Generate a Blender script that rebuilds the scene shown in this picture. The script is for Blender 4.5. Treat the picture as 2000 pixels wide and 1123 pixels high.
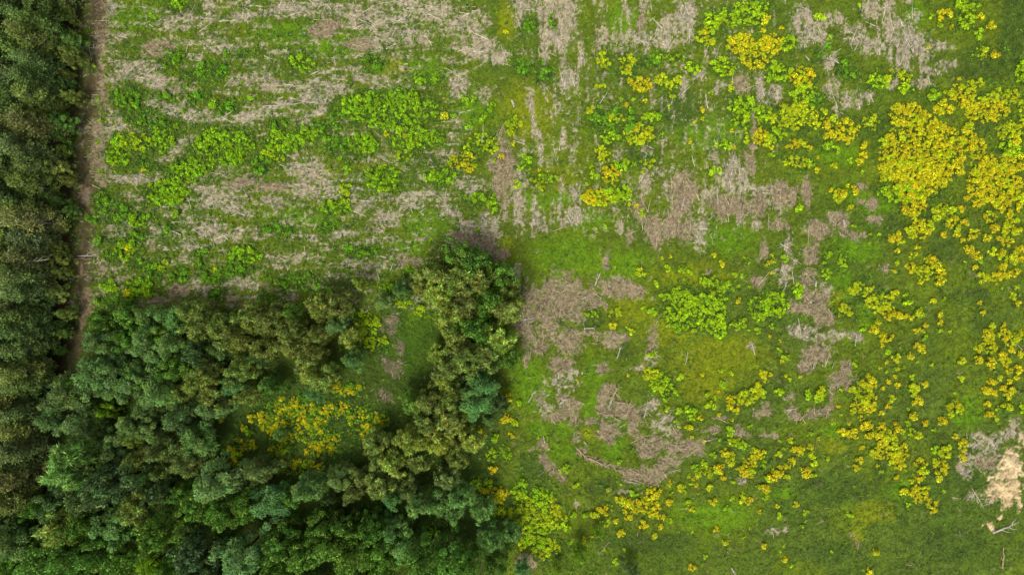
import bpy, math, random
import numpy as np
from mathutils import Vector, Euler

# ------------------------------------------------------------------ scene, camera, light
for o in list(bpy.data.objects): bpy.data.objects.remove(o)
SC = bpy.context.scene
COL = SC.collection
H = 100.0                      # camera height in metres
U = 0.075                      # metres on the ground per photo pixel (2000 px wide)
cam = bpy.data.cameras.new('camera'); camo = bpy.data.objects.new('camera', cam); COL.objects.link(camo)
camo.location = (0, 0, H); camo.rotation_euler = (0, 0, 0)
cam.lens = 24.0; cam.sensor_width = 36.0; cam.clip_start = 1.0; cam.clip_end = 6000.0
SC.camera = camo
SUN_EL, SUN_AZ = math.radians(62), math.radians(202)     # azimuth clockwise from +Y (north up in the photo)
w = bpy.data.worlds.new("World"); SC.world = w; w.use_nodes = True
nt = w.node_tree; bg = nt.nodes['Background']
sky = nt.nodes.new('ShaderNodeTexSky'); sky.sky_type = 'NISHITA'; sky.sun_disc = False
sky.sun_elevation = SUN_EL; sky.sun_rotation = SUN_AZ; sky.air_density = 1.0; sky.dust_density = 4.0; sky.ozone_density = 1.0
hs = nt.nodes.new('ShaderNodeHueSaturation'); hs.inputs['Saturation'].default_value = 0.32      # thin overcast: a paler sky
nt.links.new(sky.outputs[0], hs.inputs['Color']); nt.links.new(hs.outputs[0], bg.inputs[0]); bg.inputs[1].default_value = 0.15
sl = bpy.data.lights.new('sun', 'SUN'); sl.energy = 1.7; sl.angle = math.radians(17); sl.color = (1.0, 0.94, 0.83)
so = bpy.data.objects.new('sun', sl); COL.objects.link(so)
sd = Vector((math.sin(SUN_AZ)*math.cos(SUN_EL), math.cos(SUN_AZ)*math.cos(SUN_EL), math.sin(SUN_EL)))
so.rotation_euler = sd.to_track_quat('Z', 'Y').to_euler(); so.location = (0, 0, 60)
SC.view_settings.view_transform = 'Standard'; SC.view_settings.look = 'None'
SC.view_settings.gamma = 1.0; SC.view_settings.exposure = 0.97
SC.render.resolution_x = 1024; SC.render.resolution_y = 574

rng = np.random.default_rng(7); random.seed(7)

# ------------------------------------------------------------------ helpers
def lin(r, g, b, k=0.52):
    f = lambda c: (c/255/12.92 if c/255 <= 0.04045 else ((c/255+0.055)/1.055)**2.4)
    return np.array([f(r)*k, f(g)*k, f(b)*k])
def tag(o, label=None, cat=None, group=None, kind=None):
    if label: o['label'] = label
    if cat: o['category'] = cat
    if group: o['group'] = group
    if kind: o['kind'] = kind
    return o
def quads(name, V, C, mat, parent=None, link=True):
    """V (N,4,3) corner positions, C (N,3) colour of each face -> one mesh object"""
    V = np.asarray(V, np.float32); n = len(V)
    me = bpy.data.meshes.new(name)
    me.vertices.add(n*4); me.vertices.foreach_set('co', V.reshape(-1))
    me.loops.add(n*4); me.loops.foreach_set('vertex_index', np.arange(n*4, dtype=np.int32))
    me.polygons.add(n); me.polygons.foreach_set('loop_start', np.arange(0, n*4, 4, dtype=np.int32))
    me.polygons.foreach_set('loop_total', np.full(n, 4, dtype=np.int32))
    a = me.color_attributes.new('Col', 'FLOAT_COLOR', 'POINT')
    c = np.ones((n, 4, 4), np.float32); c[:, :, :3] = np.asarray(C, np.float32)[:, None, :]
    a.data.foreach_set('color', c.reshape(-1))
    me.materials.append(mat); me.update(); me.validate()
    o = bpy.data.objects.new(name, me)
    if link: COL.objects.link(o)
    if parent: o.parent = parent
    return o
def unit(v): return v/np.maximum(np.linalg.norm(v, axis=-1, keepdims=True), 1e-9)
def cards(P, N, T, L, W):
    """leaf faces centred on P, normal about N, long axis about T, half length L, half width W"""
    B = unit(np.cross(N, T)); T = unit(np.cross(B, N))
    L = np.reshape(L, (-1, 1)); W = np.reshape(W, (-1, 1))
    return np.stack([P-T*L-B*W*.6, P+B*W-T*L*.1, P+T*L+B*W*.1, P-B*W+T*L*.05], 1)
def tube(pts, rad, seg=6):
    pts = [Vector(p) for p in pts]; rings = []
    for i, p in enumerate(pts):
        d = (pts[min(i+1, len(pts)-1)]-pts[max(i-1, 0)]).normalized()
        a = d.orthogonal().normalized(); b = d.cross(a)
        if i and rings:   # keep rings aligned
            a0 = Vector(rings[-1][0])-pts[i-1]; a = (a0-d*a0.dot(d)).normalized(); b = d.cross(a)
        rings.append([tuple(p+(a*math.cos(t)+b*math.sin(t))*rad[i]) for t in [2*math.pi*k/seg for k in range(seg)]])
    q = []
    for i in range(len(rings)-1):
        for k in range(seg):
            q.append([rings[i][k], rings[i][(k+1) % seg], rings[i+1][(k+1) % seg], rings[i+1][k]])
    for r in (rings[-1][::-1], ):
        for k in range(1, seg-1, 2): q.append([r[0], r[k], r[k+1], r[(k+2) % seg]])
    r = rings[0]
    for k in range(1, seg-1, 2): q.append([r[0], r[(k+2) % seg], r[k+1], r[k]])
    return q

def lattice(seed, n=256): return np.random.default_rng(seed).random((n, n)).astype(np.float32)
def vnoise(x, y, seed):
    g = lattice(seed); n = g.shape[0]
    xi = np.floor(x).astype(int); yi = np.floor(y).astype(int)
    fx = x-xi; fy = y-yi; fx = fx*fx*(3-2*fx); fy = fy*fy*(3-2*fy)
    a = g[xi % n, yi % n]; b = g[(xi+1) % n, yi % n]; c = g[xi % n, (yi+1) % n]; d = g[(xi+1) % n, (yi+1) % n]
    return (a*(1-fx)+b*fx)*(1-fy)+(c*(1-fx)+d*fx)*fy
def fbm(x, y, seed, o=4, r=0.55):
    s = 0; a = 1; t = 0
    for k in range(o):
        s = s+a*vnoise(x*2**k+k*17.3, y*2**k+k*9.1, seed+k); t += a; a *= r
    return s/t-0.5
def smooth(x, a, b):
    t = np.clip((x-a)/(b-a), 0, 1); return t*t*(3-2*t)

# ------------------------------------------------------------------ materials
def mat_leaf(name, rough=0.55, trans=0.25, objcol=True):
    m = bpy.data.materials.new(name); m.use_nodes = True; t = m.node_tree; N = t.nodes; Lk = t.links
    p = N['Principled BSDF']; out = N['Material Output']
    at = N.new('ShaderNodeAttribute'); at.attribute_name = 'Col'
    src = at.outputs['Color']
    if objcol:
        oi = N.new('ShaderNodeObjectInfo')
        mx = N.new('ShaderNodeMix'); mx.data_type = 'RGBA'; mx.blend_type = 'MULTIPLY'; mx.inputs[0].default_value = 1
        Lk.new(src, mx.inputs[6]); Lk.new(oi.outputs['Color'], mx.inputs[7]); src = mx.outputs[2]
    geo = N.new('ShaderNodeNewGeometry'); nz = N.new('ShaderNodeTexNoise'); nz.inputs['Scale'].default_value = 2.5; nz.inputs['Detail'].default_value = 3
    Lk.new(geo.outputs['Position'], nz.inputs['Vector'])
    mr = N.new('ShaderNodeMapRange'); mr.inputs[1].default_value = 0.3; mr.inputs[2].default_value = 0.7; mr.inputs[3].default_value = 0.72; mr.inputs[4].default_value = 1.28
    Lk.new(nz.outputs[0], mr.inputs[0])
    m2 = N.new('ShaderNodeMix'); m2.data_type = 'RGBA'; m2.blend_type = 'MULTIPLY'; m2.inputs[0].default_value = 1
    Lk.new(src, m2.inputs[6]); Lk.new(mr.outputs[0], m2.inputs[7]); src = m2.outputs[2]
    Lk.new(src, p.inputs['Base Color']); p.inputs['Roughness'].default_value = rough
    p.inputs['Specular IOR Level'].default_value = 0.25
    if trans:
        tr = N.new('ShaderNodeBsdfTranslucent'); Lk.new(src, tr.inputs[0])
        ms = N.new('ShaderNodeMixShader'); ms.inputs[0].default_value = trans
        Lk.new(p.outputs[0], ms.inputs[1]); Lk.new(tr.outputs[0], ms.inputs[2]); Lk.new(ms.outputs[0], out.inputs[0])
    return m
M_LEAF = mat_leaf('foliage'); M_FLOWER = mat_leaf('flowers', 0.6, 0.2); M_STUFF = mat_leaf('ground_foliage', 0.7, 0.2, False)
M_BARK = mat_leaf('bark', 0.9, 0, True); M_BRASH = mat_leaf('dead_wood', 0.95, 0, False)
mg = bpy.data.materials.new('meadow_soil'); mg.use_nodes = True; t = mg.node_tree; p = t.nodes['Principled BSDF']
at = t.nodes.new('ShaderNodeAttribute'); at.attribute_name = 'Col'
geo = t.nodes.new('ShaderNodeNewGeometry'); nz = t.nodes.new('ShaderNodeTexNoise'); nz.inputs['Scale'].default_value = 3.2; nz.inputs['Detail'].default_value = 6; nz.inputs['Roughness'].default_value = 0.75
t.links.new(geo.outputs['Position'], nz.inputs['Vector'])
mr = t.nodes.new('ShaderNodeMapRange'); mr.inputs[1].default_value = 0.3; mr.inputs[2].default_value = 0.7; mr.inputs[3].default_value = 0.6; mr.inputs[4].default_value = 1.4
t.links.new(nz.outputs[0], mr.inputs[0])
mx = t.nodes.new('ShaderNodeMix'); mx.data_type = 'RGBA'; mx.blend_type = 'MULTIPLY'; mx.inputs[0].default_value = 1
t.links.new(at.outputs[0], mx.inputs[6]); t.links.new(mr.outputs[0], mx.inputs[7]); t.links.new(mx.outputs[2], p.inputs['Base Color'])
bp = t.nodes.new('ShaderNodeBump'); bp.inputs['Strength'].default_value = 0.7; bp.inputs['Distance'].default_value = 0.15
t.links.new(nz.outputs[0], bp.inputs['Height']); t.links.new(bp.outputs[0], p.inputs['Normal'])
p.inputs['Roughness'].default_value = 0.95; p.inputs['Specular IOR Level'].default_value = 0.1

# ------------------------------------------------------------------ the survey: patches of ground cover and shrubs
# Each tile of the plan is 500 x 400 photo px, its entries in 1/2.808 px: kind x y rx [ry]
# S pale straw/brash  B brown brash  D dirt  N sand  G lush green  L lime-olive grass  K dark grass
# y yellow broom  f lime leafy shrubs  m mixed  w mid green weeds
TILES = {
(0, 0): """G 760 90 160 80;w 700 540 100 60;w 800 650 120 60;m 740 780 130 45;f 640 850 60 90;w 780 880 60 60;f 900 760 70 70;f 930 1050 110 70;f 1230 800 170 100;
f 1050 930 120 60;w 1180 380 70 40;w 940 320 60 50;f 980 20 60 30;S 600 80 60 60;S 950 140 80 40;S 760 370 150 60;S 1160 60 60 50;S 1330 30 90 30;S 1180 260 130 50;
S 880 620 90 40;S 1080 630 100 50;S 1320 640 120 22;S 750 990 140 40;S 1200 1060 200 40;B 1340 1000 100 40;S 620 700 55 80;B 870 280 90 50;S 1340 110 90 30;S 1300 440 90 30;
B 560 150 40 200;B 560 450 30 120;B 545 850 45 230;S 850 440 120 40;S 960 830 60 30;S 1040 1000 50 30;f 840 100 30 12;w 1080 530 70 30;w 1240 590 60 40;f 965 690 16;f 1003 612 16;
f 1335 455 14;f 1380 550 22;f 1325 550 14;f 1165 580 30;w 920 550 50 25;w 1100 430 100 40;w 1290 290 80 30;y 740 570 16;y 790 932 16;K 1000 60 120 50;w 560 1080 50 50;f 545 550 12;f 520 370 12;f 585 420 14;f 555 660 14;f 535 780 14;f 545 940 14;f 560 330 8""",
(500, 0): """S 280 60 280 45;S 650 110 200 60;S 850 200 200 50;S 1130 160 110 110;S 1210 270 90 70;S 900 60 250 60;S 1110 470 45 80;S 600 420 70 40;S 330 490 180 35;S 100 600 80 60;
S 60 450 60 50;S 250 560 200 22;S 250 680 80 30;S 170 620 150 18;S 1260 520 70 40;S 1100 720 30 70;S 250 920 100 50;S 280 1000 130 50;B 60 1040 80 35;S 350 1060 200 22;
S 830 1080 150 28;S 640 210 50 60;B 1350 950 60 180;S 1180 1020 110 40;G 430 250 180 60;G 150 190 160 60;L 730 390 130 70;G 920 380 110 70;L 1370 130 50 110;
G 1200 600 100 100;L 650 870 120 40;K 850 170 50 25;B 380 150 90 50;B 560 250 70 40;S 1320 330 60 30;S 1010 830 70 25;K 560 830 120 60;K 950 870 120 50;
f 740 600 270 105;f 590 790 90 55;f 880 760 150 55;m 820 850 45 30;f 700 980 100 75;y 1035 640 28 20;y 1055 555 20 12;y 1130 890 75 50;m 1240 790 90 55;f 1010 980 80 45;m 490 1040 32 48;
m 90 850 70 45;f 150 770 110 60;f 290 740 60 50;f 260 350 60 45;f 940 430 80 35;f 1190 1070 15;w 480 600 70 60;y 1345 860 20;f 1300 885 15;y 720 735 18;y 820 745 14;y 880 780 12;
y 1370 180 16;f 1170 550 60 15;f 1290 590 25;f 1160 690 25;f 1250 650 30;f 500 935 22;f 400 930 16;f 470 870 18;w 30 900 60 40;w 380 720 100 60;w 450 790 80 50;w 640 350 60 50;w 130 680 60 40;f 1090 645 24 16""",
(1000, 0): """S 60 60 60 80;S 200 60 140 70;S 250 180 90 100;S 300 80 60 110;S 180 330 22 150;S 300 450 60 50;S 120 530 28 60;S 680 200 180 45;S 800 220 140 45;S 900 150 80 50;S 620 60 20 60;
S 980 100 40 80;S 510 230 60 28;S 1140 480 45 45;B 1250 470 50 50;S 150 780 25 100;S 290 760 15 70;S 380 330 15 100;S 350 1060 40 60;S 40 950 40 140;S 780 960 25 80;B 950 1030 75 80;
S 1080 1050 60 50;S 1210 980 90 110;B 1300 880 30 90;B 1330 700 14 170;S 1350 1060 60 40;S 720 20 18 80;B 720 120 30 60;L 100 600 130 150;G 600 120 80 100;G 1100 730 200 90;L 230 980 120 60;G 250 1090 100 40;
K 920 600 120 120;K 700 850 120 30;S 720 1000 20 100;S 870 1000 14 80;S 1050 420 60 20;S 940 480 15 60;S 1350 500 25 80;
y 700 460 65 45;m 625 360 45 60;m 510 340 38 50;m 850 450 70 45;m 490 475 30 14;y 625 577 18;f 597 547 13;f 662 545 15;y 730 552 14;f 650 612 16;f 718 632 12;f 860 585 14;m 570 640 40 22;y 612 657 11;
m 690 735 90 62;f 520 750 50 50;m 500 850 45 45;f 620 900 80 24;m 740 900 50 28;y 540 960 45 50;y 480 1080 95 45;f 580 1060 60 40;y 650 1055 9;f 780 640 60 30;m 430 610 26 14;y 1038 608 18;y 1046 655 14;
y 998 668 12;y 970 778 17;f 823 733 8;y 1208 718 13;f 70 900 45 60;m 150 1000 55 36;f 210 970 50 18;m 20 1010 30 25;f 1100 120 50 60;m 1060 210 65 48;f 1260 90 120 70;y 1250 240 80 50;y 1330 310 80 70;
y 1385 230 30 60;f 1160 370 70 50;m 1200 480 14 36;f 1260 590 75 55;f 1260 660 55 26;f 1370 640 38 60;y 1365 750 45 45;f 1160 790 50 14;y 1198 798 9;y 1222 808 9;m 1285 750 14 55;m 10 690 40 45;f 1360 30 50 40;
y 1200 395 16;y 1125 160 10;y 1055 185 16;y 1065 155 10;y 1370 120 30;f 880 540 20;f 1090 510 14;f 930 310 30 14;f 850 310 60 20;w 60 370 50 50;w 90 140 40 50;w 230 130 25 40;w 295 260 30 20;w 180 400 60 60;w 700 340 120 30;f 1000 380 40 25;w 560 660 150 80;f 1110 940 30;f 450 960 26;f 430 910 16;f 415 1005 14;f 720 940 16;y 8 790 14;y 150 935 10""",
(1500, 0): """S 200 150 80 80;S 330 110 90 40;S 600 60 90 50;S 700 180 110 110;S 780 250 90 100;S 560 250 60 50;S 460 200 40 60;S 740 330 80 60;S 330 340 50 50;S 360 480 40 80;S 450 560 50 40;S 540 520 60 25;
S 690 470 40 30;S 860 460 50 28;S 975 345 40 25;S 950 250 40 25;S 290 200 60 40;S 720 10 80 18;S 380 600 14 40;B 80 1060 90 60;B 210 1060 28 80;S 900 390 60 20;S 30 500 40 40;B 500 1020 25 20;B 500 1100 30 14;B 570 1110 30 14;K 1200 350 200 100;
K 600 700 90 60;K 1350 200 80 200;G 400 850 130 60;G 440 1050 80 60;G 820 80 60 50;K 1170 700 60 40;
y 840 840 240 190;y 760 640 120 65;y 950 600 60 40;y 1060 520 80 60;y 1200 600 130 75;m 1290 530 100 50;f 1390 400 40 60;y 1240 1000 160 110;y 1340 880 70 70;y 1190 900 80 50;y 1370 1050 40 60;y 1100 750 50 60;m 1330 720 80 60;y 1140 820 60 50;
m 150 640 160 70;y 350 690 45 40;y 350 745 65 28;y 440 720 60 65;y 190 420 75 55;f 200 510 70 60;y 20 250 55 65;f 50 400 75 55;y 150 790 55 28;f 340 800 38 22;m 150 890 60 38;f 230 890 30;y 225 812 18;
y 510 800 26;y 517 852 24;y 500 890 22;m 360 910 20;y 270 865 12;y 268 930 18;y 340 1042 16;y 400 1065 38 36;y 463 1050 28;y 438 1020 12;y 820 980 150 120;y 670 950 80 55;f 740 1060 140 50;f 885 90 18;y 960 85 42 24;y 1005 153 14;f 1080 110 55 45;
f 1090 30 60 38;y 1155 100 22;y 1222 145 26;f 1150 190 32 22;m 1160 293 38 36;y 1230 305 26;y 880 262 13;y 672 385 12;m 650 440 32 20;m 740 430 45 26;f 600 450 60 40;f 770 490 50 20;f 280 100 32;f 110 240 60 40;y 70 158 14;f 500 30 14;y 1042 432 14;
f 940 150 18;f 40 740 60 40;y 25 810 14;f 20 850 20;y 8 100 10;f 1320 810 60 40;y 1350 780 30;f 380 830 20;f 290 545 12;m 1150 460 60 25;m 560 680 50 40;f 450 880 16;f 515 945 12;m 1390 620 14 60;f 340 210 20;w 430 380 60 50;w 280 300 30 40;w 320 250 24;w 250 550 60 50;f 900 520 40""",
(0, 380): """w 660 90 50 60;f 760 140 60 38;f 690 300 70 60;f 900 20 100 40;f 980 110 28 24;w 950 190 40 20;w 600 340 40 40;w 760 390 60 30;m 890 385 34 20;w 760 240 40 40;f 600 510 50 24;f 780 510 90 48;y 1190 412 18;w 1100 340 40 40;
w 1190 560 60 35;f 1340 330 90 48;w 1170 440 80 50;S 1200 50 170 40;S 1150 180 100 45;S 1030 150 20 30;S 1060 280 100 36;S 1050 360 50 40;B 680 470 60 15;B 980 530 50 60;S 860 190 40 15;B 840 280 20 40;B 880 580 90 20;S 1330 480 80 28;B 1250 560 60 22;
S 1220 230 50 28;B 740 605 60 18;S 1340 100 60 18;y 705 290 20;y 708 335 14;y 865 390 12;y 705 545 22;y 995 30 16;w 640 570 100 20;w 1300 410 100 40;w 1000 440 60 40;K 700 200 130 130;w 540 90 50 70;w 850 430 60 60;w 680 600 80 20;w 560 255 30;S 1290 210 60 30""",
(500, 380): """S 60 40 80 20;S 250 225 90 25;S 470 200 40 20;S 700 120 90 55;S 560 90 40 20;S 850 60 60 25;S 1070 60 60 45;S 660 190 60 20;S 540 260 50 18;S 750 245 40 20;S 650 250 60 18;S 280 350 80 36;S 430 430 60 15;S 100 350 60 28;S 580 430 50 36;
B 330 510 60 20;B 1110 230 70 40;B 1200 270 120 55;S 1250 150 50 60;S 1340 50 50 60;B 1350 320 45 30;S 1150 180 45 60;B 860 360 80 18;S 1300 200 40 50;S 40 230 70 22;B 90 500 60 14;S 500 360 40 14;B 210 570 40 12;
G 950 160 120 75;G 850 290 100 45;G 250 120 200 50;f 430 70 90 45;w 400 170 70 30;w 580 310 90 45;w 230 480 120 50;w 130 190 90 30;w 60 560 60 30;G 830 800 150 180;K 780 620 90 70;B 790 830 22 60;B 750 940 55 45;B 740 720 35 70;B 720 1100 50 30;f 752 348 10;
m 640 790 80 60;m 600 700 70 55;m 810 580 50 40;f 730 510 45 28;m 900 640 32 20;f 860 420 45 24;f 380 540 50 20;f 960 250 14;f 1215 190 16;f 1200 20 60 24;f 1300 50 24 60;L 1380 300 30 60""",
(1000, 380): """S 30 80 40 100;S 150 150 40 60;S 340 130 60 50;S 30 440 30 40;B 280 560 130 110;B 100 560 60 60;B 550 500 120 55;B 650 540 70 40;B 420 580 90 40;B 330 640 70 60;B 80 720 60 80;B 310 790 80 70;B 150 830 60 40;B 550 790 90 38;B 430 760 60 24;
B 260 930 55 50;B 60 590 20 60;B 530 350 18 50;B 780 210 60 80;B 870 170 45 80;B 960 200 55 60;S 1050 220 50 60;B 700 100 40 60;B 930 40 40 80;B 1150 60 60 60;B 1220 60 60 60;B 1330 60 50 60;B 640 230 14 40;B 760 800 36 70;S 740 890 38 50;B 500 960 40 25;
B 540 1090 50 40;S 690 970 40 20;B 1350 480 40 28;B 1380 300 28 60;B 300 1110 60 20;S 590 180 28 40;S 1350 180 30 30;S 1250 120 40 40;B 85 900 14 50;S 790 580 16 8;S 1320 850 20 20;B 1090 440 30 12;B 200 650 60 120;S 330 1000 30 60;B 160 1110 20;
G 300 330 190 100;G 600 380 150 90;G 100 1000 100 90;G 460 1000 70 80;G 1180 250 150 80;L 1000 450 200 60;L 1150 900 240 130;L 850 750 140 70;L 650 640 150 60;G 130 40 80 40;G 430 150 120 60;K 450 680 70 50;K 630 870 30 60;G 380 550 40 25;G 130 620 30 30;
f 930 560 75 50;f 1000 660 170 85;f 1080 590 100 55;f 1120 740 50 48;f 1100 480 45 36;f 1170 510 50 28;f 1235 705 45 20;f 1370 610 70 65;y 1232 580 20;f 1050 470 22 40;m 653 750 20;m 560 650 38 26;y 552 712 26 18;f 765 642 22;y 460 15 90 38;f 580 15 60 26;y 640 55 12;
f 710 100 22;y 686 62 14;f 850 405 18;y 868 343 10;y 1140 385 20;y 1100 335 16;f 945 410 36 20;m 710 425 28;y 686 405 9;f 1195 985 18;y 1040 987 13;f 1152 1038 20;y 1380 990 20 32;m 1345 1055 24;m 1300 1090 80 16;m 760 985 40 40;f 800 1040 50 40;f 930 1000 24;
f 510 175 16;f 460 185 12;f 790 490 22;f 852 488 11;f 940 462 14;f 975 430 12;f 825 560 20;f 1250 450 16;f 1220 440 14;f 1270 350 12;f 1300 375 10;f 1345 745 18;f 1300 740 10;f 1145 965 14;f 1340 695 12;f 1300 510 10;f 1240 505 14;f 860 720 16;f 1060 1090 20;f 1110 1110 14;f 440 660 40 20;y 1390 385 12;f 630 730 10;y 635 990 7;y 360 1020 9;f 565 398 12;y 822 348 8;f 770 860 30 20;f 720 620 20 14""",
(1500, 380): """S 40 30 60 60;B 60 170 60 30;B 130 20 30 40;B 210 30 28 40;B 280 190 80 50;B 390 130 60 50;B 440 210 60 40;B 600 125 50 15;B 570 45 25 30;B 240 320 40 60;B 230 430 40 40;B 190 480 50 60;B 260 590 70 80;B 310 670 60 60;B 170 620 60 36;S 350 770 110 28;
B 270 870 80 60;B 210 940 40 36;B 390 1020 80 40;B 440 960 28 50;B 640 400 20;S 310 520 36 40;S 90 440 40 60;S 130 300 20 60;S 200 750 60 40;S 480 790 30 20;B 520 200 20;
G 480 300 120 70;G 400 500 60 90;G 540 650 50 60;G 620 60 100 50;L 380 580 40 60;K 700 180 70 80;K 950 300 80 80;K 1150 700 60 60;K 1130 560 120 50;K 870 120 60 60;
y 790 60 75 60;y 820 190 65 60;y 700 240 38 36;y 810 290 16;y 700 312 16;y 795 335 26 16;y 880 360 40 36;y 905 405 32;y 780 400 34 24;m 850 430 34;y 920 470 32;y 950 425 20;y 835 475 16;m 705 375 16;y 685 425 14;y 952 218 19;m 970 100 75 48;y 1050 80 22;y 1000 165 38 30;
y 1065 155 24;y 1150 30 80 38;y 1280 45 60 40;y 1210 120 44 40;y 1330 120 34;y 1330 190 60 28;y 1120 210 38 28;y 1190 232 24;y 1235 190 24;y 1300 250 48 40;y 1090 297 32;y 1140 335 26;m 1220 315 24;y 1275 320 24;m 1330 350 34;y 1380 320 36;y 1125 400 18;f 1150 372 18;
m 1165 452 32;y 1245 465 34;y 1290 425 34;y 1340 430 44 20;m 1350 510 28 16;y 1340 560 14 26;y 1372 600 18;y 1022 222 20;y 1055 255 16;y 1100 240 20;y 1385 60 24 40;m 1370 30 30;m 1255 345 20;
f 410 360 30 40;f 330 332 36 14;f 315 430 34 24;m 500 520 70 42;m 600 580 85 48;y 690 540 22;m 410 640 46 24;y 660 640 50 38;y 700 670 30;y 595 700 19;y 570 745 26;y 640 780 42 26;y 745 665 16;y 780 675 16;f 760 595 26;m 815 645 28;y 820 740 40 14;f 850 782 20;y 852 715 16;
y 898 583 19;y 935 660 18;y 938 700 18;f 930 742 16;m 990 750 11;y 1157 592 14;y 1172 646 17;y 620 825 14;m 693 895 30 22;y 770 885 20 28;y 825 835 28 13;y 848 860 14;y 640 915 14;f 655 862 14;m 888 930 13;m 700 950 16;y 655 1020 15;y 707 1044 17;y 690 992 11;y 625 1060 13;
y 540 1040 46 46;m 790 1050 25;y 855 1042 17;f 785 995 14;m 1045 905 22;m 1050 1005 17;m 1225 720 22;y 1285 713 15;y 1210 770 34;y 1290 770 36;m 1350 780 26;y 1160 845 30 20;y 1200 830 40 36;y 1330 830 34;y 1270 875 26;y 1140 903 26;y 1200 912 28;y 1290 915 38 30;y 1225 942 20;
y 1360 955 28;y 1310 960 20;y 1355 1000 13;y 1215 1020 20 16;m 1265 1005 17;y 1318 1024 15;y 1187 1070 20;y 1232 1083 17;y 1283 1065 17;y 1330 1080 18;y 1380 870 20;f 150 80 20;f 170 70 20;f 90 350 22;y 15 370 18 40;y 20 430 12;f 30 600 80 70;f 20 720 16;y 12 775 12;y 65 800 8;f 60 850 18;
y 74 915 13;y 10 985 14;f 55 1078 22;m 270 1095 30;f 200 1090 24;f 120 1015 9;f 95 990 8;f 170 998 9;f 160 520 30 50;f 90 880 24;f 350 580 14;f 555 265 10;f 600 215 14;y 400 10 44 20;m 450 75 20;f 465 175 16;f 750 550 16;f 960 570 12;f 1285 515 10;f 560 220 10;f 300 370 14;f 510 740 20;f 470 930 18;f 1075 370 10;f 640 860 14;y 610 950 10;f 810 915 9;f 740 945 9;y 1395 750 14 30;f 1020 1085 9""",
(0, 723): """y 1380 260 28 24;y 1340 315 20;y 1370 410 36 36;y 1290 510 26 36;y 1215 272 15;f 1370 320 30;K 1250 380 130 120;f 1300 420 50""",
(500, 723): """m 200 270 190 130;y 220 230 60 40;y 320 290 60 40;y 80 310 50 30;m 130 430 60 40;y 540 100 60 24;m 480 110 70 34;m 430 90 50 30;y 450 220 85 46;m 580 250 90 55;m 400 390 70 60;y 25 250 25;y 370 570 15;m 250 530 130 45;f 620 330 60 40;f 330 430 60 50;y 1380 150 26 22;y 1370 270 34 20;y 1392 345 12;y 1300 540 24;m 1290 470 22 40;
m 1240 620 55 36;y 1320 680 70 46;m 1300 780 70 30;f 1300 370 30;y 1230 330 14;f 1360 450 34;B 780 20 30 26;B 715 140 40 24;K 450 790 250 60;K 1000 900 200 60;K 660 320 120 90;L 300 450 80 50;f 690 280 40;K 1300 900 100 100;K 700 240 80 40;w 560 330 60 60;w 640 420 60 60;w 1000 860 90 40;w 900 900 60 30""",
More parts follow.
